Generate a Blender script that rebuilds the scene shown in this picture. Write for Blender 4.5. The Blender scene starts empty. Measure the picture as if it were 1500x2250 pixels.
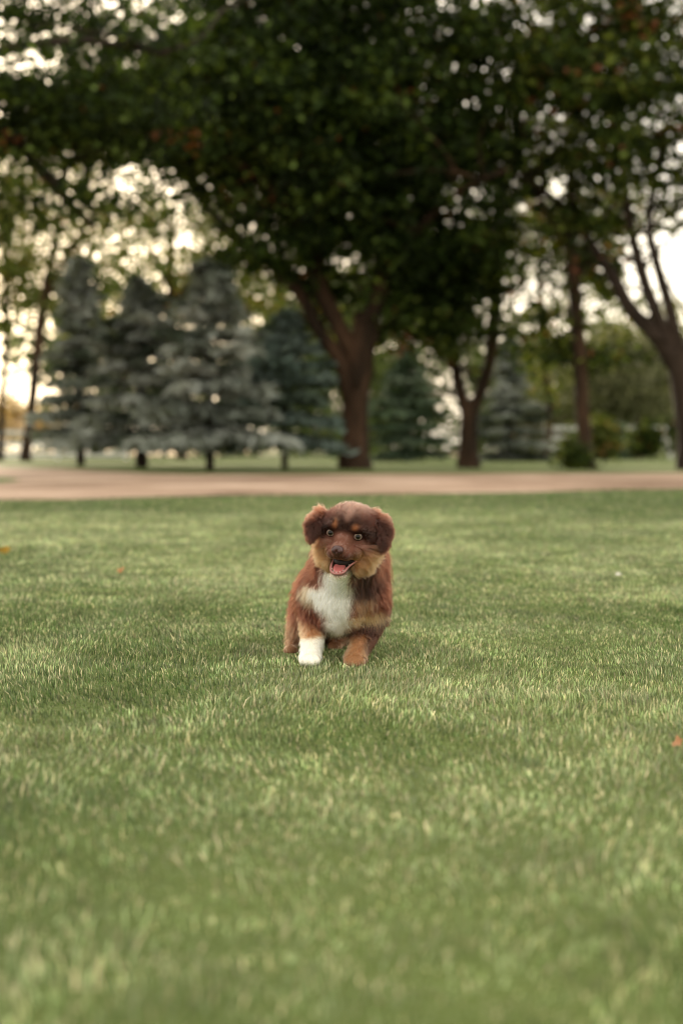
import bpy, bmesh, math, random
import numpy as np
from mathutils import Vector, Matrix, Quaternion
from mathutils.bvhtree import BVHTree

random.seed(7)
rng = np.random.default_rng(11)
scn = bpy.context.scene
COL = scn.collection

# ------------------------------------------------------------------ camera
CAM_H = 0.40
FPX = 3125.0                       # focal length in pixels of the 1500 x 2250 photograph
PITCH = math.atan(140 / FPX)
cam_d = bpy.data.cameras.new("camera")
cam = bpy.data.objects.new("camera", cam_d)
COL.objects.link(cam)
cam.location = (0, 0, CAM_H)
cam.rotation_euler = (math.pi / 2 - PITCH, 0, 0)
cam_d.sensor_fit = 'VERTICAL'
cam_d.sensor_height = 36.0
cam_d.sensor_width = 24.0
cam_d.lens = 50.0
cam_d.clip_start = 0.05
cam_d.clip_end = 2000
cam_d.dof.use_dof = True
cam_d.dof.focus_distance = 2.56
cam_d.dof.aperture_fstop = 2.8
scn.camera = cam

# ------------------------------------------------------------------ sky and sun
SUN_EL = math.radians(14)
SUN_AZ = math.radians(-14)         # from straight ahead (+Y), negative = to the left
world = bpy.data.worlds.new("World")
scn.world = world
world.use_nodes = True
wn, wl = world.node_tree.nodes, world.node_tree.links
wn.clear()
wo = wn.new('ShaderNodeOutputWorld')
bg = wn.new('ShaderNodeBackground')
sky = wn.new('ShaderNodeTexSky')
sky.sky_type = 'NISHITA'
sky.sun_disc = False
sky.sun_elevation = SUN_EL
sky.sun_rotation = SUN_AZ
sky.air_density = 1.0
sky.dust_density = 4.0
sky.ozone_density = 1.0
veil = wn.new('ShaderNodeMixRGB')   # thin bright evening cloud over the blue
veil.blend_type = 'MIX'
veil.inputs[0].default_value = 0.82
veil.inputs[2].default_value = (9.3, 8.6, 7.2, 1)
wl.new(sky.outputs[0], veil.inputs[1])
wl.new(veil.outputs[0], bg.inputs[0])
wl.new(bg.outputs[0], wo.inputs[0])
bg.inputs[1].default_value = 0.15

sun_d = bpy.data.lights.new("sun", 'SUN')
sun_d.energy = 3.6
sun_d.angle = math.radians(6)
sun_d.color = (1.0, 0.83, 0.62)
sun = bpy.data.objects.new("sun", sun_d)
COL.objects.link(sun)
sdir = Vector((math.sin(SUN_AZ) * math.cos(SUN_EL), math.cos(SUN_AZ) * math.cos(SUN_EL), math.sin(SUN_EL)))
sun.rotation_euler = sdir.to_track_quat('Z', 'Y').to_euler()
sun.location = (-6, 10, 14)

vs = scn.view_settings
vs.view_transform = 'Standard'
vs.look = 'None'
vs.gamma = 1.0
vs.exposure = 0.86
vs.use_curve_mapping = False

cy = scn.cycles
cy.max_bounces = 16
cy.diffuse_bounces = 3
cy.glossy_bounces = 4
cy.transmission_bounces = 16
cy.transparent_max_bounces = 6
cy.caustics_reflective = False
cy.caustics_refractive = False
cy.use_denoising = True
scn.render.filter_size = 1.0
cy.filter_width = 1.0
cy.sample_clamp_indirect = 6
try:
    scn.cycles_curves.shape = 'RIBBONS'
    scn.cycles_curves.subdivisions = 2
except Exception:
    pass

# ------------------------------------------------------------------ helpers
CP, SP = math.cos(PITCH), math.sin(PITCH)
def W(px, py, d):
    """World point that lies at depth d (metres along +Y) behind a point of the photograph."""
    xc = (px - 750) / FPX
    yc = (1125 - py) / FPX
    dy = CP + yc * SP
    s = d / dy
    return Vector((xc * s, d, CAM_H + s * (-SP + yc * CP)))

def PXM(d):
    return d / FPX                 # metres per photo pixel at depth d

def LB(px, py, d, rx, rz, ry, w=1.0):
    """lobe from photo coordinates: centre, radii rx, rz in pixels at that depth, ry in metres"""
    m = PXM(d)
    return (W(px, py, d), (rx * m, ry, rz * m), w)

def tag(o, label=None, cat=None, group=None, kind=None):
    if label: o['label'] = label
    if cat: o['category'] = cat
    if group: o['group'] = group
    if kind: o['kind'] = kind
    return o

def empty(name, loc, label, cat, group=None):
    o = bpy.data.objects.new(name, None)
    o.empty_display_size = 0.1
    COL.objects.link(o)
    o.location = loc
    return tag(o, label, cat, group)

def link(name, me, mat=None, parent=None):
    if mat is not None and hasattr(me, 'materials'):
        me.materials.append(mat)
    o = bpy.data.objects.new(name, me)
    COL.objects.link(o)
    if parent is not None:
        o.parent = parent
        o.matrix_parent_inverse = Matrix.Translation(-Vector(parent.location))
    return o

def np_mesh(name, V, loops, starts, col=None, smooth=True):
    me = bpy.data.meshes.new(name)
    V = np.ascontiguousarray(V, dtype=np.float32)
    loops = np.ascontiguousarray(loops, dtype=np.int32)
    starts = np.ascontiguousarray(starts, dtype=np.int32)
    me.vertices.add(len(V))
    me.vertices.foreach_set("co", V.ravel())
    me.loops.add(len(loops))
    me.loops.foreach_set("vertex_index", loops)
    me.polygons.add(len(starts))
    me.polygons.foreach_set("loop_start", starts)
    if smooth:
        me.polygons.foreach_set("use_smooth", np.ones(len(starts), dtype=bool))
    if col is not None:
        a = me.color_attributes.new("Col", 'FLOAT_COLOR', 'POINT')
        c = np.ones((len(V), 4), dtype=np.float32)
        c[:, :3] = col
        a.data.foreach_set("color", c.ravel())
    me.update(calc_edges=True)
    return me

class Noise:
    """smooth value noise in 3D from a random lattice"""
    def __init__(s, seed, n=32):
        s.n = n
        s.g = np.random.default_rng(seed).random((n, n, n)).astype(np.float32)
    def __call__(s, P, scale):
        P = np.asarray(P, dtype=np.float64) / scale + 1000.0
        i = np.floor(P).astype(int)
        f = P - i
        f = f * f * (3 - 2 * f)
        n = s.n
        r = 0
        for a in (0, 1):
            for b in (0, 1):
                for c in (0, 1):
                    w = (f[:, 0] if a else 1 - f[:, 0]) * (f[:, 1] if b else 1 - f[:, 1]) * (f[:, 2] if c else 1 - f[:, 2])
                    r = r + w * s.g[(i[:, 0] + a) % n, (i[:, 1] + b) % n, (i[:, 2] + c) % n]
        return r
N1, N2, N3 = Noise(1), Noise(2), Noise(3)
def sstep(a, b, x):
    t = np.clip((x - a) / (b - a), 0, 1)
    return t * t * (3 - 2 * t)
def unit(v):
    return v / np.maximum(np.linalg.norm(v, axis=-1, keepdims=True), 1e-9)

# ------------------------------------------------------------------ materials
def new_mat(name):
    m = bpy.data.materials.new(name)
    m.use_nodes = True
    n, l = m.node_tree.nodes, m.node_tree.links
    n.clear()
    out = n.new('ShaderNodeOutputMaterial')
    return m, n, l, out

def attr_leaf_mat(name, transl=0.35, rough=0.55, tcol=(1.15, 1.2, 0.45), spec=0.3):
    m, n, l, out = new_mat(name)
    at = n.new('ShaderNodeAttribute'); at.attribute_name = "Col"
    p = n.new('ShaderNodeBsdfPrincipled')
    p.inputs['Roughness'].default_value = rough
    p.inputs['Specular IOR Level'].default_value = spec
    l.new(at.outputs['Color'], p.inputs['Base Color'])
    t = n.new('ShaderNodeBsdfTranslucent')
    mu = n.new('ShaderNodeMixRGB'); mu.blend_type = 'MULTIPLY'; mu.inputs[0].default_value = 1
    mu.inputs[2].default_value = (*tcol, 1)
    l.new(at.outputs['Color'], mu.inputs[1]); l.new(mu.outputs[0], t.inputs['Color'])
    mx = n.new('ShaderNodeMixShader'); mx.inputs[0].default_value = transl
    l.new(p.outputs[0], mx.inputs[1]); l.new(t.outputs[0], mx.inputs[2]); l.new(mx.outputs[0], out.inputs[0])
    return m

def noise_mat(name, cols, scale=5.0, detail=6, rough=0.9, bump=0.3, bscale=40, stretch=(1, 1, 1), spec=0.2, bdist=0.02):
    """cols: [(position, rgb)...] over a fractal noise in object space"""
    m, n, l, out = new_mat(name)
    tc = n.new('ShaderNodeTexCoord'); mp = n.new('ShaderNodeMapping')
    mp.inputs['Scale'].default_value = stretch
    l.new(tc.outputs['Object'], mp.inputs['Vector'])
    nz = n.new('ShaderNodeTexNoise'); nz.inputs['Scale'].default_value = scale; nz.inputs['Detail'].default_value = detail
    nz.inputs['Roughness'].default_value = 0.65
    l.new(mp.outputs[0], nz.inputs['Vector'])
    cr = n.new('ShaderNodeValToRGB')
    el = cr.color_ramp.elements
    while len(el) < len(cols): el.new(0.5)
    for e, (p_, c_) in zip(el, cols):
        e.position = p_; e.color = (*c_, 1)
    l.new(nz.outputs['Fac'], cr.inputs[0])
    p = n.new('ShaderNodeBsdfPrincipled'); p.inputs['Roughness'].default_value = rough
    p.inputs['Specular IOR Level'].default_value = spec
    l.new(cr.outputs[0], p.inputs['Base Color'])
    b = n.new('ShaderNodeTexNoise'); b.inputs['Scale'].default_value = bscale; b.inputs['Detail'].default_value = 5
    l.new(mp.outputs[0], b.inputs['Vector'])
    bu = n.new('ShaderNodeBump'); bu.inputs['Strength'].default_value = bump; bu.inputs['Distance'].default_value = bdist
    l.new(b.outputs['Fac'], bu.inputs['Height']); l.new(bu.outputs[0], p.inputs['Normal'])
    l.new(p.outputs[0], out.inputs[0])
    return m

M_lawn = noise_mat('lawn_soil_and_thatch', [(0.30, (0.045, 0.070, 0.014)), (0.5, (0.085, 0.115, 0.026)), (0.72, (0.15, 0.175, 0.055))], scale=0.35, detail=9, bump=0.6, bscale=60, bdist=0.03)
M_path = noise_mat('pink_gravel', [(0.36, (0.16, 0.100, 0.066)), (0.5, (0.29, 0.198, 0.142)), (0.64, (0.42, 0.310, 0.240))], scale=0.45, detail=10, bump=0.6, bscale=55, bdist=0.02)
M_bark = noise_mat('brown_bark', [(0.35, (0.010, 0.007, 0.004)), (0.5, (0.028, 0.016, 0.009)), (0.65, (0.068, 0.036, 0.020))], scale=3.0, detail=8, bump=0.9, bscale=9, stretch=(1, 1, 0.22), bdist=0.06)
M_bark_dark = noise_mat('dark_bark', [(0.3, (0.012, 0.008, 0.006)), (0.6, (0.036, 0.024, 0.017))], scale=3.0, detail=8, bump=0.9, bscale=9, stretch=(1, 1, 0.25), bdist=0.05)
M_white = noise_mat('white_fence_vinyl', [(0.3, (0.50, 0.50, 0.48)), (0.7, (0.62, 0.62, 0.60))], scale=1.2, rough=0.45, bump=0.05, bscale=8)
M_grass = attr_leaf_mat('grass_blades', transl=0.15, rough=0.42, tcol=(0.9, 1.2, 0.5), spec=0.4)
M_leaf = attr_leaf_mat('tree_leaves', transl=0.38, rough=0.6, tcol=(1.5, 1.35, 0.35), spec=0.12)
M_leaf_far = attr_leaf_mat('far_leaves', transl=0.35, rough=0.7, tcol=(1.2, 1.2, 0.8), spec=0.1)
M_needle = attr_leaf_mat('conifer_needles', transl=0.10, rough=0.6, spec=0.2)
M_fallen = attr_leaf_mat('dry_leaf', transl=0.2, rough=0.6, tcol=(1.2, 1.0, 0.6))

# ------------------------------------------------------------------ ground and path
def sheet(name, poly, z, mat, label, cat=None):
    bm = bmesh.new()
    vs_ = [bm.verts.new((x, y, z)) for x, y in poly]
    bm.faces.new(vs_)
    bmesh.ops.triangulate(bm, faces=bm.faces[:])
    me = bpy.data.meshes.new(name)
    bm.normal_update()
    for f in bm.faces:
        if f.normal.z < 0: f.normal_flip()
    bm.to_mesh(me); bm.free()
    o = link(name, me, mat)
    return tag(o, label, cat, kind='structure')

sheet('ground', [(-700, -300), (700, -300), (700, 1100), (-700, 1100)], 0.0, M_lawn,
      'green park lawn running from the puppy to the far trees', 'lawn')

def ground_pt(px, py):
    ang = (py - 985) / FPX
    d = CAM_H / (ang) * 1.0
    w = W(px, py, d)
    return (w.x, d)
def edge_line(pts, wob, seed):
    r = random.Random(seed)
    res = []
    for (x0, y0), (x1, y1) in zip(pts[:-1], pts[1:]):
        n = max(2, int(math.hypot(x1 - x0, y1 - y0) / 0.35))
        for i in range(n):
            t = i / n
            res.append((x0 + (x1 - x0) * t + r.uniform(-wob, wob), y0 + (y1 - y0) * t + r.uniform(-wob, wob)))
    res.append(pts[-1])
    return res
near_edge = [(-60, 7.0), (-14, 9.6)] + [ground_pt(*p) for p in ((0, 1099), (150, 1099), (300, 1093), (480, 1089), (700, 1088), (900, 1086), (1150, 1083), (1340, 1077), (1500, 1075))] + [(14, 14.4), (70, 17)]
far_edge = [ground_pt(*p) for p in ((1500, 1040), (1200, 1041), (900, 1042), (600, 1043), (420, 1043), (330, 1041), (230, 1036), (120, 1030), (0, 1027))]
far_edge = [(80, 34), (14, 23.6)] + far_edge + [(-16, 32), (-60, 44)]
sheet('gravel_path', edge_line(near_edge, 0.05, 1) + edge_line(far_edge, 0.07, 2), 0.004, M_path,
      'wide pinkish gravel path crossing between the lawn and the trees', 'path')
isl = [ground_pt(-260, 1052), ground_pt(-120, 1064), ground_pt(0, 1063), ground_pt(45, 1056), ground_pt(20, 1050), ground_pt(-120, 1046)]
sheet('grass_island', edge_line(isl + [isl[0]], 0.04, 3)[:-1], 0.008, M_lawn,
      'small tongue of grass in the gravel at the left edge', 'grass patch')
sheet('distant_track', [ground_pt(760, 1003), ground_pt(1010, 1003), ground_pt(1010, 996), ground_pt(760, 996)], 0.004, M_path,
      'pale strip of gravel track seen behind the big tree', 'path')
_l = []
for i in range(16):
    _l.append(LB(-420 + 34 * i + 9 * math.sin(i * 5.1), 925 + 18 * math.sin(i * 2.3), 170 + 12 * math.sin(i), 30, 46, 3.5, 1))
FAR_LOBES = _l
M_field = noise_mat('dry_field', [(0.3, (0.40, 0.27, 0.15)), (0.7, (0.58, 0.44, 0.27))], scale=0.2, detail=6, bump=0.2)
sheet('dry_field', [(-160, 75), (-6, 75), (-10, 260), (-260, 260)], 0.004, M_field,
      'pale dry field beyond the white fence at the left', 'field')

# ------------------------------------------------------------------ grass blades
paws = [W(680, 1456, 2.60), W(778, 1458, 2.62), W(638, 1436, 2.76), W(737, 1424, 2.82)]
def blades(xy, seed):
    r = np.random.default_rng(seed)
    n = len(xy)
    P3 = np.c_[xy, np.zeros(n)]
    patch = N1(P3, 0.55) * 0.6 + N2(P3, 0.17) * 0.4          # 0..1
    fine = N3(P3, 0.05)
    d = xy[:, 1]
    L = (0.007 + 0.010 * r.random(n) ** 1.5) * (0.55 + 1.0 * patch) * (0.6 + 0.8 * fine)
    tall = r.random(n) < 0.012
    L[tall] *= 1.7
    for p in paws:
        q = np.hypot(xy[:, 0] - p.x, xy[:, 1] - p.y)
        L *= 0.42 + 0.58 * sstep(0.018, 0.045, q)
    wd = (0.0007 + 0.0009 * r.random(n)) * np.maximum(1.0, d / 3.4) ** 0.95
    ang = r.random(n) * 2 * np.pi
    comb = N2(P3 + 7, 0.35) * 4 * np.pi                       # patches lie over the same way
    lean = 0.15 + 0.75 * r.random(n) ** 1.5
    lx = np.cos(ang) * 0.75 + np.cos(comb) * 0.45
    ly = np.sin(ang) * 0.75 + np.sin(comb) * 0.45
    yaw = r.random(n) * np.pi
    sx, sy = np.cos(yaw), np.sin(yaw)
    root = np.c_[xy, np.full(n, -0.001)]
    side = np.c_[sx, sy, np.zeros(n)] * wd[:, None]
    def at(t):
        bend = lean * t ** 1.8 * L
        return root + np.c_[lx * bend, ly * bend, L * t * (1 - 0.28 * lean * t)]
    m_, t_ = at(0.55), at(1.0)
    V = np.empty((n, 5, 3), dtype=np.float32)
    V[:, 0] = root - side * 0.5; V[:, 1] = root + side * 0.5
    V[:, 2] = m_ + side * 0.42; V[:, 3] = m_ - side * 0.42; V[:, 4] = t_
    base = (np.arange(n) * 5)[:, None]
    loops = (base + np.array([0, 1, 2, 3, 3, 2, 4])).ravel()
    starts = ((np.arange(n) * 7)[:, None] + np.array([0, 4])).ravel()
    # colours: fresh green, bluish worn green, pale straw
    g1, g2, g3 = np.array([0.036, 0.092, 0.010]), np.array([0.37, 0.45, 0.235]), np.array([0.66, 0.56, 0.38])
    k = np.clip(0.08 + 1.0 * sstep(0.40, 0.74, N3(P3 + 3, 0.38) * 0.40 + N1(P3 + 5, 1.1) * .20 + N2(P3 + 9, .11) * .16 + r.random(n) * 0.42), 0, 1)
    k = (k * (1 - 0.85 * sstep(7.0, 10.0, d)))[:, None]
    C = g1 * (1 - k) + g2 * k
    straw = (r.random(n) < (0.10 + 0.22 * k[:, 0]))[:, None]
    C = np.where(straw, g3 * (0.7 + 0.5 * r.random((n, 1))), C)
    C = C * (0.30 + 1.4 * r.random((n, 1)))
    C = C * (0.50 + 1.0 * N2(P3 + 31, 0.045) * (0.5 + N3(P3 + 37, .12)))[:, None]  # tuft tone variation, also painted in for missing self-shadow between blades
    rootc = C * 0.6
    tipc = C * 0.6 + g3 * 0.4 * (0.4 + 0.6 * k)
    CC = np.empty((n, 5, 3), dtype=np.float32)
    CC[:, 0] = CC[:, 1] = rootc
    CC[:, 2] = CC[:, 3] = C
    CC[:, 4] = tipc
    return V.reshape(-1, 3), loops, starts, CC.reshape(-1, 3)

def lawn_points(seed, total, z0, z1, dens):
    r = np.random.default_rng(seed)
    z = z0 + (z1 - z0) * r.random(total * 6)
    wz = (0.27 * z + 0.55)
    w_ = wz * dens(z)
    keep = r.random(len(z)) * w_.max() < w_
    z = z[keep][:total]
    x = (r.random(len(z)) * 2 - 1) * (0.27 * z + 0.55)
    return np.c_[x, z]
dens = lambda z: np.where(z < 2.0, 0.75 + 0.25 * sstep(1.3, 2.0, z), np.where(z < 3.3, 1.0, (3.3 / z) ** 1.9))
pts = lawn_points(5, 540000, 0.75, 14.5, dens)
# keep blades off the gravel
def path_near_y(x):
    xs = np.array([p[0] for p in near_edge]); ys = np.array([p[1] for p in near_edge])
    return np.interp(x, xs, ys)
pts = pts[pts[:, 1] < path_near_y(pts[:, 0]) + 0.05]
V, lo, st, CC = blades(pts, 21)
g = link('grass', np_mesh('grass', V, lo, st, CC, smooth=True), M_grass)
tag(g, 'short mown lawn grass with pale worn tips around the puppy', 'grass', kind='stuff')

# ------------------------------------------------------------------ trees
def tube(branches, sides=10, rough=0.06, seed=0):
    """branches: list of (points [(x,y,z)], radii)"""
    r = random.Random(seed)
    Vs, F = [], []
    for pts_, rad in branches:
        P = [Vector(p) for p in pts_]
        # resample through a Catmull-Rom
        Q, R = [], []
        n = len(P)
        for i in range(n - 1):
            p0, p1, p2, p3 = P[max(i - 1, 0)], P[i], P[i + 1], P[min(i + 2, n - 1)]
            for k in range(4):
                t = k / 4
                Q.append(0.5 * ((2 * p1) + (p2 - p0) * t + (2 * p0 - 5 * p1 + 4 * p2 - p3) * t * t + (3 * p1 - p0 - 3 * p2 + p3) * t ** 3))
                R.append(rad[i] + (rad[i + 1] - rad[i]) * t)
        Q.append(P[-1]); R.append(rad[-1])
        prev = None
        base = len(Vs)
        for i, q in enumerate(Q):
            T = (Q[min(i + 1, len(Q) - 1)] - Q[max(i - 1, 0)])
            T = T.normalized() if T.length > 1e-9 else Vector((0, 0, 1))
            a = T.cross(Vector((0.3, 1, 0.1))).normalized() if prev is None else (prev - T * prev.dot(T)).normalized()
            prev = a
            b = T.cross(a)
            for s in range(sides):
                th = 2 * math.pi * s / sides
                rr = R[i] * (1 + rough * (r.random() - 0.5) * 2 + rough * math.sin(3 * th + i))
                Vs.append(tuple(q + (a * math.cos(th) + b * math.sin(th)) * rr))
        for i in range(len(Q) - 1):
            for s in range(sides):
                s2 = (s + 1) % sides
                F.append((base + i * sides + s, base + i * sides + s2, base + (i + 1) * sides + s2, base + (i + 1) * sides + s))
        F.append(tuple(base + s for s in reversed(range(sides))))
        F.append(tuple(base + (len(Q) - 1) * sides + s for s in range(sides)))
    me = bpy.data.meshes.new('trunk')
    me.from_pydata(Vs, [], F)
    me.polygons.foreach_set("use_smooth", [True] * len(F))
    me.update()
    return me

def leaf_quads(C, size, seed, aspect=0.62, flat=0.0, colors=None, dirs=None):
    """one pointed leaf (2 triangles) at every point of C"""
    r = np.random.default_rng(seed)
    n = len(C)
    a = r.normal(size=(n, 3)); a[:, 2] *= (1 - flat)
    if dirs is not None: a = a * 0.35 + dirs
    a = unit(a)
    b = np.cross(a, r.normal(size=(n, 3))); b = unit(b)
    s = size * (0.65 + 0.7 * r.random(n))
    a = a * s[:, None]; b = b * (s * aspect * 0.5)[:, None]
    V = np.empty((n, 4, 3), dtype=np.float32)
    V[:, 0] = C - a * 0.5; V[:, 1] = C + b; V[:, 2] = C + a * 0.5; V[:, 3] = C - b
    loops = np.arange(n * 4)
    starts = np.arange(n) * 4
    return V.reshape(-1, 3), loops, starts, np.repeat(colors, 4, axis=0)

def crown_mesh(name, lobes, n_leaf, leaf, seed, palette, clump=0.55, gap=0.0, flatten=0.55, per=45, tau=None):
    """lobes: (center, (rx,ry,rz), weight).  Leaves sit in flattened clumps scattered through the lobes."""
    r = np.random.default_rng(seed)
    wts = np.array([l[2] * l[1][0] * l[1][1] * l[1][2] for l in lobes]) ** 0.75
    wts /= wts.sum()
    if tau:                      # tau: how many leaves deep a lobe of weight 1 is on average
        cnt = [int(l[2] * tau * math.pi * l[1][0] * l[1][2] / (0.19 * leaf * leaf) / per) + 1 for l in lobes]
        ids = np.repeat(np.arange(len(lobes)), cnt); nc = len(ids)
    else:
        nc = n_leaf // per
        ids = r.choice(len(lobes), size=nc, p=wts)
    Cc = np.array([tuple(l[0]) for l in lobes])[ids]
    Rr = np.array([l[1] for l in lobes])[ids]
    u = unit(r.normal(size=(nc, 3))) * (r.random((nc, 1)) ** 0.42)
    cc = Cc + u * Rr
    keep = N1(cc, 1.3) * 0.6 + N2(cc, 0.6) * 0.4 > gap
    cc = cc[keep]; nc = len(cc)
    cs = clump * (0.5 + r.random(nc))
    droop = unit(np.c_[r.normal(size=(nc, 2)), np.full(nc, -0.25)])
    o = r.normal(size=(nc, per, 3)) * 0.33
    o[:, :, 2] *= flatten
    o += droop[:, None, :] * (r.random((nc, per, 1)) - 0.5) * 2.5
    P = (cc[:, None, :] + o * cs[:, None, None]).reshape(-1, 3)
    pal = np.array(palette[0]); pw = np.array(palette[1], dtype=float); pw /= pw.sum()
    cid = r.choice(len(pal), size=nc, p=pw)
    cid = np.repeat(cid, per)
    sw = r.random(len(cid)) < 0.45
    cid[sw] = r.choice(len(pal), size=sw.sum(), p=pw)
    C = pal[cid] * (0.6 + 0.8 * r.random((len(cid), 1)))
    V, lo, st, cc_ = leaf_quads(P, leaf, seed + 1, colors=C, flat=0.3)
    return np_mesh(name, V, lo, st, cc_, smooth=False)

PAL_DARK = ([(0.010, 0.018, 0.004), (0.026, 0.046, 0.009), (0.080, 0.120, 0.026), (0.13, 0.05, 0.02)], [6, 4, 2.0, 0.10])
PAL_MIX = ([(0.016, 0.026, 0.006), (0.040, 0.064, 0.012), (0.105, 0.135, 0.028), (0.17, 0.065, 0.035)], [5, 4, 2.4, 0.35])
PAL_LIGHT = ([(0.045, 0.070, 0.020), (0.085, 0.115, 0.030), (0.16, 0.17, 0.045), (0.22, 0.12, 0.05)], [3, 4, 3, 0.5])

def BR(pts, d, wpx):
    """branch from photo coordinates with widths in pixels (diameter)"""
    P, R = [], []
    for (p, w_) in zip(pts, wpx):
        dd = d + (p[2] if len(p) > 2 else 0)
        P.append(W(p[0], p[1], dd)); R.append(w_ * PXM(dd) / 2)
    return (P, R)

def twigs(branches, n, seed, length=2.2, rad=0.035):
    r = random.Random(seed)
    out = []
    for _ in range(n):
        P, R = r.choice(branches)
        i = r.randrange(1, len(P))
        p = Vector(P[i]).lerp(Vector(P[i - 1]), r.random())
        a = r.uniform(0, 2 * math.pi)
        dr = Vector((math.cos(a), math.sin(a), r.uniform(0.1, 1.2))).normalized()
        q = [p]
        L = length * r.uniform(0.5, 1.2)
        for k in range(3):
            dr = (dr + Vector((r.uniform(-.35, .35), r.uniform(-.35, .35), r.uniform(-.3, .25)))).normalized()
            q.append(q[-1] + dr * L / 3)
        out.append((q, [rad, rad * 0.75, rad * 0.5, rad * 0.2]))
    return out

def flare(P, R):
    """root flare at the foot of a trunk: adds a ring just above the ground and one below it"""
    p0 = Vector(P[0])
    base = [Vector((p0.x, p0.y, -0.15)), Vector((p0.x, p0.y, 0.03)), Vector((p0.x, p0.y, 0.35)).lerp(Vector(P[1]), 0.02)]
    return (base + list(P[1:]), [R[0] * 1.35, R[0] * 1.2, R[0]] + list(R[1:]))

def tree(name, label, cat, branches, lobes, n_leaf, leaf, seed, palette, bark=M_bark, ntw=20, group=None, lmat=None, **kw):
    base = Vector(branches[0][0][0]); base.z = 0
    t = empty(name, base, label, cat, group)
    br = [flare(*branches[0])] + branches[1:]
    link('trunk', tube(br + twigs(br[1:] or br, ntw, seed), seed=seed), bark, t)
    c = link('crown', crown_mesh('crown', lobes, n_leaf, leaf, seed, palette, **kw), lmat or M_leaf, t)
    c['kind'] = 'stuff'
    return t

# the big tree behind the puppy
D = 27.6
tree('maple_tree', 'largest dark spreading tree with thick forked brown trunk right behind the puppy', 'tree',
     [BR([(780, 1032), (781, 930), (784, 850), (795, 770), (808, 690)], D, [66, 58, 60, 62, 60]),
      BR([(775, 880), (745, 790), (700, 725), (655, 640), (580, 570, .5), (500, 500, 1), (420, 420, 1.4)], D, [46, 34, 30, 27, 24, 20, 14]),
      BR([(790, 800), (735, 700), (700, 620), (690, 520), (660, 400, -1), (600, 250, -1.5)], D, [42, 38, 34, 28, 20, 10]),
      BR([(800, 760), (825, 660), (850, 560), (870, 430, .5), (900, 280, .5), (930, 60, 1)], D, [42, 36, 30, 24, 18, 8]),
      BR([(840, 600), (920, 500, -1), (1010, 420, -1.5), (1120, 370, -2)], D, [22, 18, 13, 7]),
      BR([(695, 560), (620, 440, -1.5), (480, 330, -2), (300, 260, -2.4)], D, [24, 20, 14, 7])],
     [LB(560, 230, D, 330, 250, 3.0, 1.6), LB(820, 200, D, 300, 280, 3.2, 1.4), LB(700, 380, D - 1, 260, 150, 2.0, 1.2),
      LB(400, 250, D - 2, 300, 130, 1.6, 1.3), LB(950, 440, D, 210, 170, 2.0, 1.1), LB(880, 560, D + 1, 190, 110, 1.6, .8),
      LB(620, 470, D, 130, 110, 1.4, .6), LB(680, -130, D, 360, 290, 3.5, 1.0), LB(560, 560, D + .5, 110, 60, 1.0, .4), LB(940, 680, D + 1, 120, 80, 1.2, .9), LB(780, 840, D + .6, 34, 50, .4, .9),
      LB(760, 530, D - 1.0, 190, 80, .9, .6), LB(920, 620, D + .8, 130, 130, 1.0, .9), LB(610, 560, D - .6, 120, 60, .9, .6), LB(715, 640, D + 1, 70, 90, .6, .8)],
     120000, 0.148, 31, PAL_DARK, gap=0.22, tau=3.3, ntw=40)

# tree beyond the left edge whose limb hangs into the picture
D = 20.0
tree('hanging_tree', 'dark tree at the left with bare limb slanting down through its foliage', 'tree',
     [BR([(-420, 1050), (-400, 800), (-380, 560), (-350, 300)], D, [95, 78, 66, 50]),
      BR([(-380, 420), (-200, 260), (0, 290), (90, 370), (150, 440), (205, 500)], D, [46, 36, 28, 25, 22, 10]),
      BR([(-250, 300), (-40, 130), (180, 90, -1), (360, 120, -1)], D, [34, 26, 16, 7]),
      BR([(0, 290), (170, 260, 1), (330, 300, 1)], D, [22, 15, 7])],
     [LB(40, 220, D, 300, 100, 1.8, 1.3), LB(250, 250, D, 200, 90, 1.5, 1.3), LB(80, 20, D + 1, 330, 80, 1.8, .62), LB(-350, 200, D, 260, 330, 2.6, 1.0), LB(60, 300, D, 130, 70, 1.0, .7), LB(330, 110, D - .5, 150, 50, 1.0, .9), LB(230, 430, D, 200, 80, 1.0, .32), LB(20, 420, D, 90, 90, 1.0, .35), LB(150, 40, D + 1, 260, 60, 1.2, .4)],
     52000, 0.12, 47, PAL_DARK, bark=M_bark_dark, gap=0.26, tau=3.0, ntw=16)

# forked tree right of the big one
D = 28.8
tree('forked_tree', 'slimmer brown tree whose trunk splits in a V, right of the big tree', 'tree',
     [BR([(1028, 1025), (1030, 960), (1031, 905), (1032, 880)], D, [46, 40, 40, 42]),
      BR([(1030, 915), (1008, 850), (995, 780), (970, 690), (950, 600), (925, 520, .5)], D, [30, 26, 22, 20, 16, 10]),
      BR([(1034, 915), (1058, 850), (1078, 780), (1088, 680), (1095, 560), (1098, 430), (1130, 300, .5), (1160, 120, 1)], D, [28, 26, 25, 27, 30, 28, 20, 9]),
      BR([(1098, 470), (1160, 400), (1215, 340)], D, [20, 14, 7])],
     [LB(1100, 250, D, 250, 170, 2.6, .75), LB(1020, 620, D, 130, 110, 1.5, .9), LB(960, 720, D - .5, 110, 70, 1.0, .8), LB(1060, 560, D - .6, 110, 110, 1.0, .8), LB(1150, 80, D, 240, 120, 2.5, .85), LB(1060, 740, D + .6, 60, 50, .8, .4), LB(1100, -200, D, 400, 180, 3.5, .4)],
     56000, 0.16, 53, PAL_MIX, gap=0.26, tau=3.1, ntw=26)

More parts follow.
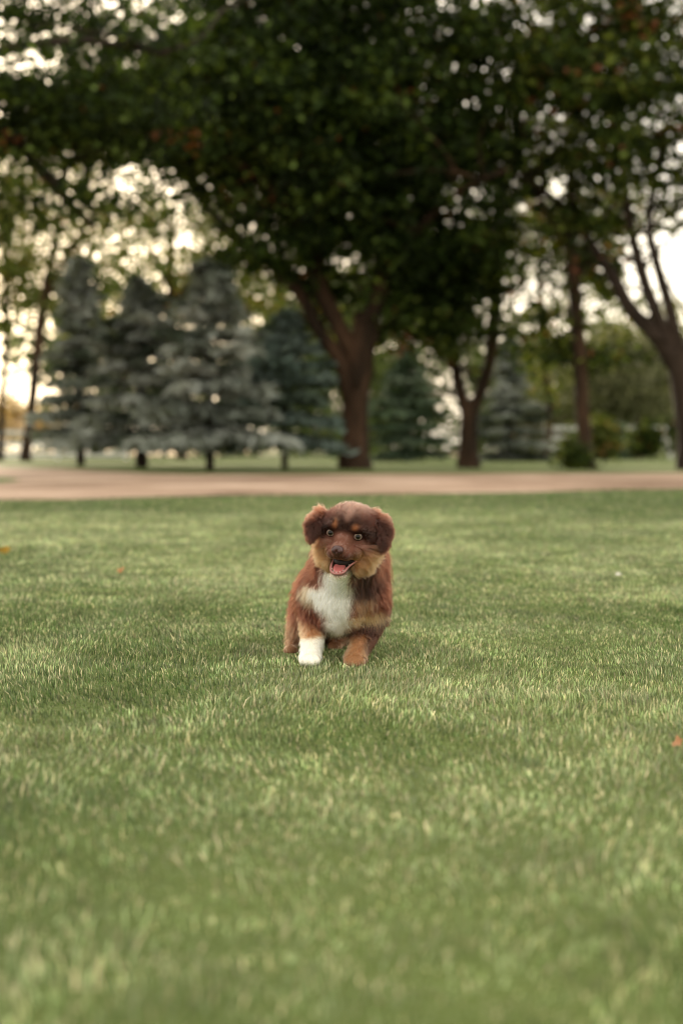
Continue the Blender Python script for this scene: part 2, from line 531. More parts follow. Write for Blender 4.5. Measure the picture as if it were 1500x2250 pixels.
# straight tree
D = 27.2
tree('straight_tree', 'slender straight brown tree with leafy suckers round its foot', 'tree',
     [BR([(1284, 1032), (1283, 950), (1276, 860), (1268, 720), (1258, 600), (1252, 450), (1262, 300, .5), (1280, 120, 1)], D, [42, 30, 29, 30, 28, 24, 16, 8]),
      BR([(1260, 560), (1180, 430), (1120, 350)], D, [18, 13, 7]),
      BR([(1256, 620), (1330, 480), (1380, 360)], D, [17, 12, 7]),
      BR([(1252, 470), (1215, 440), (1150, 400)], D, [16, 13, 8])],
     [LB(1270, 240, D, 210, 170, 2.4, .8), LB(1290, 560, D + .5, 90, 120, 1.2, .6), LB(1210, 500, D + .5, 100, 60, 1.2, .5), LB(1250, 760, D + .5, 120, 60, 1.0, .8), LB(1200, 700, D + .8, 80, 40, .8, .5), LB(1330, 800, D + .6, 60, 40, .8, .5), LB(1330, 110, D, 220, 140, 2.4, .65), LB(1300, -200, D, 350, 180, 3.5, .3)],
     46000, 0.155, 59, PAL_MIX, gap=0.26, tau=3.1, ntw=24)

# tree cut by the right edge
D = 26.6
tree('multi_limbed_tree', 'dark many-limbed tree leaning in from the right edge', 'tree',
     [BR([(1512, 1034), (1508, 930), (1495, 830), (1478, 770)], D, [52, 46, 50, 52]),
      BR([(1488, 810), (1440, 740), (1385, 680), (1340, 600), (1300, 540), (1240, 460, .5)], D, [40, 36, 30, 26, 20, 9]),
      BR([(1478, 780), (1440, 690), (1410, 600), (1388, 520), (1370, 400), (1340, 260, .5)], D, [34, 27, 24, 20, 15, 8]),
      BR([(1490, 770), (1470, 680), (1440, 570), (1425, 500), (1440, 380), (1470, 240)], D, [32, 25, 20, 17, 13, 7]),
      BR([(1505, 800), (1560, 650), (1600, 480), (1620, 300)], D, [36, 30, 22, 10])],
     [LB(1370, 190, D, 110, 110, 1.8, .55), LB(1480, 50, D, 160, 90, 2.0, .9), LB(1440, 310, D, 60, 50, 1.8, .5), LB(1500, 430, D, 90, 60, 1, .6), LB(1340, 420, D, 110, 90, 1.4, .6), LB(1620, 300, D, 200, 260, 2.4, .7), LB(1290, 560, D, 70, 60, 1.0, .35), LB(1500, -200, D, 300, 180, 3, .2), LB(1330, 320, D - .6, 90, 50, 1, .6)],
     34000, 0.15, 61, PAL_MIX, bark=M_bark_dark, gap=0.26, tau=3.0, ntw=22)

# paler trees further off
D = 47.0
tree('poplar_tree', 'thin dark-stemmed pale-leaved tree at the extreme left edge', 'tree',
     [BR([(2, 1013), (6, 900), (14, 760), (14, 620), (20, 480), (30, 300)], D, [16, 13, 13, 12, 10, 5]),
      BR([(14, 700), (-30, 600), (-60, 480)], D, [8, 6, 4])],
     [LB(20, 500, D, 90, 110, 2.5, 1), LB(-40, 380, D, 160, 150, 3, 1), LB(50, 600, D, 70, 60, 1.2, .8), LB(30, 540, D, 100, 100, 2, .7), LB(60, 640, D, 60, 60, 1.5, .7), LB(0, 700, D, 30, 90, 1.5, .5)],
     13000, 0.19, 71, PAL_LIGHT, tau=2.1, bark=M_bark_dark, gap=0.38, ntw=10, clump=0.8)
D = 44.0
tree('leaning_tree', 'leaning reddish-brown tree behind the leftmost spruce', 'tree',
     [BR([(58, 1013), (70, 900), (84, 760), (100, 640), (130, 500), (150, 380)], D, [24, 20, 22, 20, 15, 7]),
      BR([(84, 760), (110, 640), (160, 540), (210, 460)], D, [14, 12, 9, 5])],
     [LB(150, 480, D, 150, 120, 2.5, .9), LB(110, 620, D, 50, 100, 1.5, 1.2), LB(230, 590, D, 120, 90, 2, 1.0), LB(170, 330, D, 170, 90, 2.5, .8)],
     15000, 0.18, 73, PAL_LIGHT, tau=2.1, gap=0.40, ntw=14, clump=0.75)
D = 50.0
tree('yellowing_tree', 'pale yellow-green tree rising behind the middle blue spruces', 'tree',
     [BR([(400, 1010), (395, 850), (380, 700), (375, 560), (390, 420)], D, [22, 20, 18, 14, 7]),
      BR([(380, 680), (440, 570), (500, 480)], D, [12, 9, 5]), BR([(378, 640), (320, 540), (270, 460)], D, [12, 9, 5])],
     [LB(390, 560, D, 130, 120, 3, .8), LB(300, 500, D, 150, 90, 2.5, .6), LB(480, 470, D, 120, 100, 2.5, .6), LB(530, 620, D, 110, 110, 2.0, .9), LB(330, 700, D, 220, 90, 1.5, .9), LB(640, 700, D, 120, 110, 2, 1.0)],
     20000, 0.19, 79, PAL_LIGHT, tau=2.1, gap=0.42, ntw=16, clump=0.8)
D = 52.0
tree('backlit_tree', 'backlit yellow-green tree seen between the forked and the straight trunk', 'tree',
     [BR([(1200, 1008), (1204, 900), (1190, 760), (1185, 620), (1180, 480)], D, [18, 16, 15, 12, 6]),
      BR([(1190, 740), (1240, 640), (1300, 560)], D, [9, 7, 4]), BR([(1190, 720), (1140, 600), (1110, 500)], D, [9, 7, 4])],
     [LB(1190, 720, D, 80, 90, 2.5, .9), LB(1120, 500, D, 110, 120, 3, 1.0), LB(1270, 500, D, 140, 130, 3, 1.0), LB(1310, 640, D, 70, 90, 2, 1.0), LB(1400, 690, D, 90, 60, 2, .9), LB(1180, 850, D, 60, 80, 2, .8), LB(1350, 480, D, 90, 70, 2, .3)],
     16000, 0.19, 83, PAL_LIGHT, tau=2.1, gap=0.42, ntw=14, clump=0.8)
D = 58.0
tree('rounded_tree', 'rounded soft green tree beyond the fence at the right', 'tree',
     [BR([(1400, 1004), (1400, 930), (1405, 860), (1400, 760)], D, [18, 15, 14, 8])],
     [LB(1390, 830, D, 120, 100, 3.5, 1.4), LB(1300, 870, D, 90, 80, 3, 1.2), LB(1460, 760, D, 70, 70, 2.5, .8), LB(1340, 760, D, 60, 60, 2.5, .8)],
     16000, 0.20, 89, ([(0.10, 0.11, 0.055), (0.15, 0.155, 0.085), (0.21, 0.21, 0.125)], [2, 3, 2]), lmat=M_leaf_far, gap=0.20, ntw=8, clump=0.9)
tree('bushy_tree', 'low dense green tree between the small blue spruce and the straight trunk', 'tree',
     [BR([(1225, 1002), (1225, 930), (1222, 860)], 62.0, [16, 13, 8])],
     [LB(1225, 880, 62.0, 70, 70, 3, 1.3), LB(1190, 930, 62.0, 50, 40, 2.5, 1), LB(930, 900, 66, 60, 90, 3, .8)][:2],
     7000, 0.20, 91, ([(0.09, 0.10, 0.045), (0.14, 0.14, 0.07), (0.18, 0.12, 0.07)], [2, 3, 1]), lmat=M_leaf_far, gap=0.22, ntw=6, clump=0.9)

# far wood as one mass
r_ = np.random.default_rng(5)
def far_wood():
    lob = []
    for i in range(90):
        px = r_.uniform(620, 1900)
        d = r_.uniform(85, 120)
        top = (590 if px < 1080 else 740) + r_.uniform(-20, 60)
        for k in range(3):
            py = r_.uniform(top + 30, 985)
            lob.append(LB(px + r_.uniform(-50, 50), py, d, 60, 45, 3.0, 1))
    for i in range(60):
        px = r_.uniform(115, 800); d = r_.uniform(60, 80)
        lob.append(LB(px, r_.uniform(600, 990), d, 60, 60, 2.2, 1.0))
    for i in range(12):
        px = r_.uniform(-900, -60); d = r_.uniform(150, 200)
        lob.append(LB(px, 968, d, 60, 16, 4, 1))
    return crown_mesh('woods', lob, 125000, 0.38, 7, ([(0.035, 0.055, 0.016), (0.065, 0.090, 0.026), (0.11, 0.13, 0.045)], [3, 3, 2]), clump=1.8, gap=0.12)
w_ = link('woods', far_wood(), M_leaf_far)
tag(w_, 'far green wood closing the view behind the fence and trunks', 'woods', kind='stuff')

dt = link('distant_trees', crown_mesh('distant_trees', FAR_LOBES, 14000, 0.7, 17, ([(0.30, 0.22, 0.14), (0.42, 0.33, 0.23), (0.22, 0.20, 0.11)], [3, 3, 2]), clump=2.2, gap=0.05), M_leaf)  # low sun and haze are put into the peach leaf colours
tag(dt, 'pale peach-coloured sunlit tree line far beyond the left fence', 'trees', kind='stuff')

# ------------------------------------------------------------------ conifers
def spruce(name, label, cat, px, top, base, half, d, seed, cols, trunk_w, lowest=None, dens=1.0, lean=0.0, tuft=0.30, group=None):
    r = np.random.default_rng(seed)
    b = W(px, base, d); b.z = 0
    t = empty(name, b, label, cat, group)
    H = W(px, top, d).z
    R = half * PXM(d)
    z0 = W(px, lowest, d).z if lowest else 0.25
    tw = trunk_w * PXM(d) / 2
    P = [Vector((b.x, d, -0.1)), Vector((b.x, d, H * 0.3)), Vector((b.x + lean, d, H * 0.65)), Vector((b.x + lean, d, H * 0.99))]
    br = [(P, [tw * 1.2, tw, tw * 0.5, 0.02])]
    pts_, dirs_, cl = [], [], []
    z = z0
    cols = np.array(cols)
    while z < H * 0.985:
        f = (z - z0) / (H - z0)
        rr = R * (1 - f) ** 0.80 * (0.88 + 0.12 * math.sin(f * 9 + seed)) + 0.06
        nb = max(5, int(11 * (1 - f) + 5))
        a0 = r.random() * 6.28
        for k in range(nb):
            a = a0 + 6.283 * k / nb + r.normal() * 0.14
            if r.random() < 0.14: continue
            L = rr * (0.45 + 0.72 * r.random())
            up = 0.10 + 0.5 * f
            ox, oy = math.cos(a), math.sin(a)
            nseg = max(3, int(L / 0.13))
            s_ = np.linspace(0.12, 1, nseg)
            droop = -0.20 * (1 - f) * s_ ** 1.4 * L + up * 0.35 * s_ * L + 0.10 * L * np.clip(s_ - .7, 0, 1)
            cx = b.x + lean * min(1, f * 1.5) + ox * s_ * L
            cy_ = d + oy * s_ * L
            cz = z + droop + r.normal() * 0.03
            if L > 0.5:
                br.append(([Vector((b.x + lean * min(1, f * 1.5), d, z)), Vector((cx[nseg // 2], cy_[nseg // 2], cz[nseg // 2])), Vector((cx[-1], cy_[-1], cz[-1]))], [0.022, 0.014, 0.005]))
            tone = cols[r.integers(len(cols))] * (0.75 + 0.5 * r.random())
            for i in range(nseg):
                m = int((9 + 10 * (1 - s_[i] * 0.4)) * dens)
                wv = 0.10 + 0.24 * L * (1 - 0.55 * s_[i]) * 0.6
                sd = r.normal(size=m) * wv
                q = np.c_[cx[i] - oy * sd, cy_[i] + ox * sd, np.full(m, cz[i]) - np.abs(sd) * 0.22 - np.abs(r.normal(size=m)) * 0.06]
                pts_.append(q)
                dd = np.c_[ox * 0.7 - oy * np.sign(sd) * 0.8, oy * 0.7 + ox * np.sign(sd) * 0.8, np.full(m, -0.18) + r.normal(size=m) * 0.15]
                dirs_.append(dd)
                cl.append(np.repeat(tone[None], m, 0) * (0.8 + 0.4 * r.random((m, 1))))
        z += (0.22 + 0.26 * (1 - f)) * max(0.8, H / 7.5)
    me = tube(br, sides=6, seed=seed)
    link('trunk', me, M_bark_dark, t)
    P_, D_, C_ = np.concatenate(pts_), np.concatenate(dirs_), np.concatenate(cl)
    V, lo, st, cc = leaf_quads(P_, tuft, seed, aspect=0.30, colors=C_, dirs=unit(D_))
    c = link('boughs', np_mesh('boughs', V, lo, st, cc, smooth=False), M_needle, t)
    c['kind'] = 'stuff'
    return t
BLUE = [(0.12, 0.138, 0.116), (0.185, 0.203, 0.18), (0.045, 0.058, 0.040), (0.27, 0.288, 0.265)]
DKG = [(0.055, 0.085, 0.05), (0.08, 0.115, 0.07), (0.10, 0.13, 0.085)]
SG = 'blue spruces planted in a row'
spruce('blue_spruce', 'leftmost blue-grey spruce, with the white fence running out behind it', 'spruce', 178, 560, 1023, 128, 33.5, 201, BLUE, 18, lowest=935, group=SG)
spruce('blue_spruce', 'full blue spruce, second in the row, with a thick dark foot', 'spruce', 312, 600, 1029, 185, 29.8, 202, BLUE, 26, lowest=945, group=SG)
spruce('blue_spruce', 'tallest blue spruce, third in the row, on a bare dark stem', 'spruce', 462, 560, 1038, 200, 25.5, 203, BLUE, 17, lowest=935, group=SG)
spruce('blue_spruce', 'greener wide spruce, last in the row beside the big trunk', 'spruce', 626, 670, 1033, 185, 27.8, 204, [(0.10, 0.14, 0.12), (0.13, 0.17, 0.15), (0.08, 0.11, 0.08)], 14, lowest=950, group=SG)
spruce('pine_tree', 'dark bushy pine close behind the right side of the big trunk', 'pine', 893, 750, 1006, 112, 42, 205, DKG, 16, lowest=985, dens=1.1)
spruce('blue_spruce', 'small neat blue spruce standing alone right of the forked tree', 'spruce', 1118, 740, 1006, 100, 43, 206, BLUE, 12, lowest=992, dens=1.0, group=SG)
spruce('dark_spruce', 'low dark conifer behind the foot of the straight tree', 'spruce', 1352, 920, 1004, 48, 50, 207, DKG, 10, lowest=995, dens=1.0)

# ------------------------------------------------------------------ bushes
def bush(name, label, px, base, rx, top, d, seed, palette, n=2600, leaf=0.09):
    b = W(px, base, d); b.z = 0
    t = empty(name, b, label, 'bush')
    r = random.Random(seed)
    br = []
    h = W(px, top, d).z
    for i in range(9):
        a = r.uniform(0, 6.28); q = rx * PXM(d) * r.uniform(.3, .9)
        br.append(([Vector((b.x, d, -.02)), Vector((b.x + math.cos(a) * q * .5, d + math.sin(a) * q * .5, h * .5)), Vector((b.x + math.cos(a) * q, d + math.sin(a) * q, h * r.uniform(.7, .95)))], [.018, .012, .004]))
    link('stems', tube(br, sides=5, seed=seed), M_bark_dark, t)
    m = PXM(d)
    lob = [((b.x + r.uniform(-.4, .4) * rx * m, d + r.uniform(-.2, .2), h * r.uniform(.35, .7)), (rx * m * .6, rx * m * .6, h * .32), 1) for _ in range(5)]
    c = link('foliage', crown_mesh('foliage', lob, n, leaf, seed, palette, clump=0.22, gap=0.1, per=20), M_leaf, t)
    c['kind'] = 'stuff'
bush('sucker_shoots', 'dark green suckers hugging the foot of the straight tree', 1264, 1030, 20, 965, 26.9, 301, PAL_MIX, n=1400)
bush('green_shrub', 'upright bright green shrub just right of the straight trunk', 1325, 1006, 34, 900, 36, 302, PAL_LIGHT, n=3600, leaf=.12)
bush('green_shrub', 'low yellow-green shrub between the straight trunk and the white rails', 1262, 1006, 22, 950, 38, 303, PAL_LIGHT, n=1800, leaf=.12)

bush('dark_shrub', 'rounded dull green shrub in front of the white rails near the right edge', 1402, 1006, 48, 915, 48, 304, PAL_MIX, n=3600, leaf=.15)
bush('dark_shrub', 'taller dull shrub hiding the far end of the white rails', 1500, 1006, 30, 900, 49, 305, PAL_MIX, n=2600, leaf=.15)
# ------------------------------------------------------------------ white fences
def box(x0, x1, y0, y1, z0, z1, bev=0.008):
    bm = bmesh.new()
    bmesh.ops.create_cube(bm, size=1)
    for v in bm.verts:
        v.co = Vector(((x0 + x1) / 2 + v.co.x * (x1 - x0), (y0 + y1) / 2 + v.co.y * (y1 - y0), (z0 + z1) / 2 + v.co.z * (z1 - z0)))
    bmesh.ops.bevel(bm, geom=bm.edges[:], offset=bev, segments=1, affect='EDGES')
    me = bpy.data.meshes.new('box'); bm.to_mesh(me); bm.free()
    return me
def fence(label, x0, d0, dx, dy, nspan, rails, post_h):
    t = empty('rail_fence', (x0, d0, 0), label, 'fence')
    ang = math.atan2(dy, dx); L = math.hypot(dx, dy)
    pm = box(-.065, .065, -.065, .065, -0.1, post_h); pm.materials.append(M_white)
    cm = box(-.08, .08, -.08, .08, 0, .04); cm.materials.append(M_white)
    rm = box(.068, L - .068, -.02, .02, -.085, .085); rm.materials.append(M_white)
    for i in range(nspan + 1):
        p = bpy.data.objects.new('post', pm); COL.objects.link(p); p.parent = t
        p.location = (dx * i, dy * i, 0); p.rotation_euler.z = ang
        c = bpy.data.objects.new('cap', cm); COL.objects.link(c); c.parent = p; c.location = (0, 0, post_h + 0.002)
        if i < nspan:
            for z in rails:
                q = bpy.data.objects.new('rail', rm); COL.objects.link(q); q.parent = t
                q.location = (dx * i, dy * i, z); q.rotation_euler.z = ang
fence('white three-rail fence behind the left spruces', -22.5, 51, 2.45, 0.10, 6, (0.17, 0.57, 0.97), 1.12)
fence('white rail fence seen on both sides of the straight trunk', 8.0, 56.0, 2.45, -0.05, 5, (0.42, 0.80, 1.18), 1.3)


# ------------------------------------------------------------------ puppy
O_H = W(755, 1176, 2.545)
YAW, ROLL, PIT = math.radians(18), math.radians(7), math.radians(4)
f_ = Vector((-math.sin(YAW), -math.cos(YAW), 0))
r_ax = Vector((math.cos(YAW), -math.sin(YAW), 0))
q_ = Quaternion(r_ax, PIT)                                  # nose slightly down
f_ = q_ @ f_
u_ax = r_ax.cross(-f_).normalized()
q_ = Quaternion(f_, -ROLL)
r1, u1 = q_ @ r_ax, q_ @ u_ax
if r1.z > 0:
    q_ = Quaternion(f_, ROLL); r1, u1 = q_ @ r_ax, q_ @ u_ax
RH = Matrix((r1, -f_, u1)).transposed()                     # head-local axes as columns
RHn = np.array(RH)
def HL(x, y, z):
    return O_H + RH @ Vector((x, y, z)) * 0.001
ID = Matrix.Identity(3)
prims = []                                                   # (region, centre, radii in m, rotation)
def E(reg, c, r3, R=ID):
    prims.append((reg, Vector(c), Vector(r3) * 0.001, R))
def chain(reg, pts_, step=0.007):
    """tapered limb through (centre, radius mm) points"""
    for (a, ra), (b, rb) in zip(pts_[:-1], pts_[1:]):
        n = max(2, int((b - a).length / step))
        for i in range(n + 1):
            t = i / n
            rr = ra + (rb - ra) * t
            E(reg, a.lerp(b, t), (rr, rr, rr))
# head
E('head', HL(0, 44, 12), (49, 50, 41), RH)
E('head', HL(0, 22, 9), (42, 28, 29), RH)
E('head', HL(-38, 32, 4), (17, 26, 24), RH); E('head', HL(38, 32, 4), (17, 26, 24), RH)
E('head', HL(-22, 6, 12.5), (16, 12, 8), RH); E('head', HL(22, 6, 12.5), (16, 12, 8), RH)
E('head', HL(-25, 12, -9), (13, 12, 7), RH); E('head', HL(25, 12, -9), (13, 12, 7), RH)
E('head', HL(0, 5, -10), (19, 22, 16), RH)
chain('muzzle', [(HL(0, 8, -20), 21), (HL(1, -14, -25), 17), (HL(2, -26, -26.5), 13.5)], 0.004)
E('muzzle', HL(-10, -16, -33), (13, 16, 9), RH); E('muzzle', HL(13, -16, -33), (13, 16, 9), RH)
E('muzzle', HL(-20, 0, -31), (12, 18, 12), RH); E('muzzle', HL(24, 0, -30), (13, 18, 12), RH)
for s in (-1, 1):
    E('cheek', HL(s * 35, 34, -26), (21, 28, 28), RH)
    E('cheek', HL(s * 26, 30, -50), (22, 26, 20), RH)
    E('cheek', HL(s * 24, 14, -20), (16, 16, 15), RH)
E('throat', HL(0, 42, -48), (34, 32, 30), RH)
chain('jaw', [(HL(0, 26, -60), 20), (HL(0, 6, -70), 14), (HL(0, -10, -72.5), 10)], 0.004)
E('jaw', HL(0, -8, -71), (15, 13, 7), RH)
E('cheek', HL(28, 14, -54), (9, 16, 14), RH); E('cheek', HL(-24, 14, -54), (8, 16, 14), RH)
# ears
for (px, py, d, r3, a) in ((706, 1131, 2.59, (14, 10, 8), 0), (692, 1144, 2.575, (15, 6, 11), .6), (688, 1158, 2.565, (14, 6, 17), .15), (684, 1176, 2.562, (8, 5, 10), .2),
                           (814, 1130, 2.585, (15, 9, 8), 0), (833, 1149, 2.568, (19, 6, 12), -.6), (840, 1165, 2.555, (17, 6, 20), -.1), (841, 1187, 2.552, (12, 5, 15), .1), (838, 1199, 2.553, (7, 5, 9), .1)):
    E('ear', W(px, py, d), r3, Matrix.Rotation(a, 3, 'Y'))
# neck, trunk
chain('neck', [(HL(0, 48, -12), 47), (W(758, 1250, 2.675), 64), (W(752, 1290, 2.71), 70)], 0.012)
E('chest', W(751, 1305, 2.685), (76, 70, 68))
E('chest', W(745, 1340, 2.665), (46, 52, 46))
E('chest', W(742, 1354, 2.68), (28, 46, 28))
E('neck', W(822, 1240, 2.71), (25, 40, 48)); E('neck', W(712, 1272, 2.73), (32, 44, 38))
chain('chest', [(HL(0, 34, -66), 26), (W(742, 1290, 2.632), 30), (W(744, 1325, 2.632), 34)], .008)
E('chest', W(712, 1292, 2.67), (40, 44, 40)); E('chest', W(782, 1290, 2.675), (40, 44, 44))
E('body', W(684, 1312, 2.71), (34, 48, 50)); E('body', W(823, 1308, 2.70), (29, 48, 55))
E('body', W(735, 1308, 2.83), (80, 100, 68))
E('body', W(711, 1340, 2.92), (69, 72, 70))
# front legs
chain('leg_a', [(W(688, 1345, 2.685), 29), (W(686, 1385, 2.665), 24.5), (W(685, 1415, 2.635), 20), (W(683, 1440, 2.612), 18.5)])
E('paw_a', W(681, 1446, 2.606), (18.5, 20, 13))
for i, (px, dy) in enumerate(((664, 1452), (674, 1454), (686, 1455), (697, 1452))):
    E('paw_a', W(px, dy, 2.584 + (0.006 if i in (0, 3) else 0)), (5.6, 11, 8.5))
chain('leg_b', [(W(820, 1345, 2.70), 33), (W(806, 1385, 2.685), 27), (W(790, 1420, 2.655), 22), (W(781, 1443, 2.632), 19)])
E('paw_b', W(778, 1451, 2.620), (20, 24, 12.5))
for i, (px, dy) in enumerate(((761, 1454), (772, 1457), (784, 1457), (795, 1454))):
    E('paw_b', W(px, dy, 2.602 + (0.006 if i in (0, 3) else 0)), (5.9, 11, 8.5))
# hind legs: thigh, hock pointing back, shank, foot
chain('hind', [(W(678, 1352, 2.90), 42), (W(664, 1385, 2.86), 30), (W(650, 1402, 2.905), 19), (W(643, 1420, 2.87), 15), (W(640, 1428, 2.82), 14)])
E('hind_paw', W(639, 1430, 2.785), (15, 26, 11))
chain('hind', [(W(770, 1350, 2.93), 42), (W(755, 1385, 2.89), 30), (W(748, 1398, 2.93), 19), (W(742, 1410, 2.90), 15), (W(738, 1417, 2.86), 14)])
E('hind_paw', W(736, 1420, 2.835), (15, 25, 11))

bm = bmesh.new()
for reg, c, r3, R in prims:
    M = Matrix.Translation(c) @ R.to_4x4() @ Matrix.Diagonal((*r3, 1))
    bmesh.ops.create_icosphere(bm, subdivisions=3, radius=1, matrix=M)
me = bpy.data.meshes.new('body_raw'); bm.to_mesh(me); bm.free()
tmp = bpy.data.objects.new('body_raw', me); COL.objects.link(tmp)
md = tmp.modifiers.new('r', 'REMESH'); md.mode = 'VOXEL'; md.voxel_size = 0.0026
ms = tmp.modifiers.new('s', 'SMOOTH'); ms.factor = 0.6; ms.iterations = 4
dg = bpy.context.evaluated_depsgraph_get()
body_me = bpy.data.meshes.new_from_object(tmp.evaluated_get(dg))
bpy.data.objects.remove(tmp); bpy.data.meshes.remove(me)
body_me.name = 'body'
body_me.polygons.foreach_set("use_smooth", [True] * len(body_me.polygons))
body_me.update()

puppy = empty('puppy', (W(720, 1463, 2.72).x, 2.72, 0),
              'fluffy red-brown puppy with white chest and one white front paw walking on the lawn', 'puppy')

REG = sorted({p[0] for p in prims}); RI = {k: i for i, k in enumerate(REG)}
pc = np.array([p[1] for p in prims]); pr = np.array([p[2] for p in prims]); pR = np.array([np.array(p[3]) for p in prims]); pg = np.array([RI[p[0]] for p in prims])
def region(P):
    best = np.full(len(P), 1e9); reg = np.zeros(len(P), int)
    for c, r3, R, g_ in zip(pc, pr, pR, pg):
        q = (P - c) @ R
        k = (np.linalg.norm(q / r3, axis=1) - 1) * r3.min()
        m = k < best
        best[m] = k[m]; reg[m] = g_
    return reg
def headloc(P):
    return ((P - np.array(O_H)) @ RHn) * 1000
def blob(P, c, r3, soft=0.35):
    """1 inside an ellipsoid (metres), fading over its edge"""
    q = np.linalg.norm((P - np.array(c)) / (np.array(r3) * 0.001), axis=1)
    return 1 - sstep(1 - soft, 1 + soft, q)
def hblob(H, c, r3, soft=0.35):
    q = np.linalg.norm((H - np.array(c)) / np.array(r3), axis=1)
    return 1 - sstep(1 - soft, 1 + soft, q)

BROWN = np.array([0.066, 0.0150, 0.0068]); DARK = np.array([0.014, 0.0038, 0.002]); TAN = np.array([0.34, 0.165, 0.078])
CREAM = np.array([0.52, 0.36, 0.20]); WHITE = np.array([0.95, 0.91, 0.80]); SHEEN_BLAZE = np.array([0.155, 0.080, 0.058]); MUZ = np.array([0.160, 0.066, 0.045])
def coat(P, jitter=0.0, seed=3):
    r = np.random.default_rng(seed)
    Pj = P + r.normal(size=P.shape) * jitter
    reg = region(P)
    H = headloc(Pj)
    n = len(P)
    C = np.repeat(BROWN[None], n, 0)
    def mix(w, col):
        nonlocal C
        w = np.clip(w, 0, 1)[:, None]
        C = C * (1 - w) + np.asarray(col) * w
    isr = lambda *k: np.isin(reg, [RI[x] for x in k])
    vn = N1(Pj, 0.03)
    mix(0.55 * sstep(0.45, 0.75, vn), DARK * 1.6)
    ishead = isr('head', 'muzzle', 'cheek', 'throat', 'jaw', 'ear')
    hd = ishead.astype(float)
    # legs
    la = isr('leg_a', 'paw_a'); pyw = W(683, 1368, 2.66).z
    mix(la * (1 - sstep(pyw - .016, pyw + .010, Pj[:, 2] + 0.25 * (Pj[:, 0] - W(683, 1380, 2.65).x))), TAN * 0.95)
    zw = W(683, 1397, 2.65).z
    mix(la * (1 - sstep(zw - .004, zw + .004, Pj[:, 2] + 0.15 * (W(683, 1380, 2.65).x - Pj[:, 0]))), WHITE)
    lb = isr('leg_b', 'paw_b')
    xin = Pj[:, 0] - W(800, 1400, 2.66).x + 0.25 * (Pj[:, 2] - W(800, 1400, 2.66).z) * -1
    mix(lb * 0.95, DARK * 1.6)
    mix(lb * (1 - sstep(-.006, .012, xin)) * (1 - sstep(W(0, 1395, 2.66).z - .012, W(0, 1395, 2.66).z + .012, Pj[:, 2])), TAN * 0.93)
    mix(isr('paw_b') * 0.9, TAN * .85)
    mix(isr('hind_paw') * 0.85, TAN * 0.6); mix(isr('hind') * (1 - sstep(.03, .07, Pj[:, 2])) * .5, TAN * 0.6)
    # chest
    nb = (1 - hd)
    fr = nb * (1 - isr('leg_a', 'leg_b', 'paw_a', 'paw_b', 'hind', 'hind_paw'))
    mix(fr * blob(Pj, W(676, 1304, 2.62), (24, 50, 18), .5), CREAM * .9)
    mix(nb * blob(Pj, W(808, 1358, 2.62), (40, 60, 13), .5), CREAM * np.array([.85, .78, .7]))
    mix(fr * blob(Pj, W(800, 1318, 2.62), (22, 50, 14), .5), TAN * 0.6)
    mix(fr * blob(Pj, W(806, 1282, 2.62), (34, 60, 28), .5), DARK)  # shade below the chin on the right chest, put into the coat colour
    white = np.maximum.reduce([blob(Pj, W(742, 1272, 2.60), (24, 80, 36), .3), blob(Pj, W(728, 1310, 2.61), (32, 60, 28), .3),
                               blob(Pj, W(741, 1350, 2.62), (20, 60, 44), .35), blob(Pj, W(704, 1300, 2.62), (20, 50, 16), .4)])
    mix(nb * (1 - isr('leg_a', 'paw_a', 'hind', 'hind_paw', 'leg_b', 'paw_b')) * white, WHITE)
    mix(isr('leg_b') * blob(Pj, W(812, 1352, 2.64), (40, 60, 12), .5), CREAM * np.array([.85, .78, .7]))
    # head
    mix(hd * 0.75, DARK * 2.0)
    mix(hd * hblob(H, (0, 10, 17), (32, 40, 17), .5) * .9, DARK)
    mix(hd * hblob(H, (-1, 40, 60), (42, 60, 26), .5) * .8, SHEEN_BLAZE)  # grey sheen of overhead light on the crown, painted into the coat
    mix(hd * hblob(H, (4, 0, 38), (7, 40, 12), .6) * .75, SHEEN_BLAZE * 1.25)
    mix(hd * (hblob(H, (0, -8, -18), (26, 34, 24), .3)), MUZ)
    for s in (-1, 1):
        mix(hd * hblob(H, (s * 44, 25, -46), (24, 50, 25), .6), TAN * np.array([.74, .76, .70]))
        mix(hd * hblob(H, (s * 30, 8, -15), (12, 26, 12), .5) * .9, MUZ * 0.85)
        mix(hd * hblob(H, (s * 38, 10, 6), (16, 40, 11), .4) * .9, DARK)
    mix(hd * hblob(H, (27, 0, -52), (16, 40, 14), .5), TAN * np.array([.6, .6, .55])); mix(hd * hblob(H, (-28, 0, -48), (10, 40, 18), .5), TAN * np.array([.6, .6, .5]))
    mix(hd * hblob(H, (-17, 0, 19), (4.5, 40, 7), .8), np.array([.17, .060, .022])); mix(hd * hblob(H, (20, 0, 17), (6, 40, 5), .8), np.array([.17, .060, .022]))
    mix(isr('throat', 'jaw') * hblob(H, (0, -5, -84), (26, 50, 20), .4), WHITE)
    mix(isr('jaw') * hblob(H, (0, -20, -62), (20, 30, 10), .3), MUZ * .9)
    er = isr('ear')
    mix(er * 1.0, DARK * 2.2)
    lz = W(0, 1132, 2.57).z
    mix(er * sstep(lz - .012, lz + .006, Pj[:, 2] - 0.28 * np.abs(Pj[:, 0] - W(765, 1120, 2.57).x) * -1 - 0.016), np.array([.20, .080, .046]))
    return C, reg

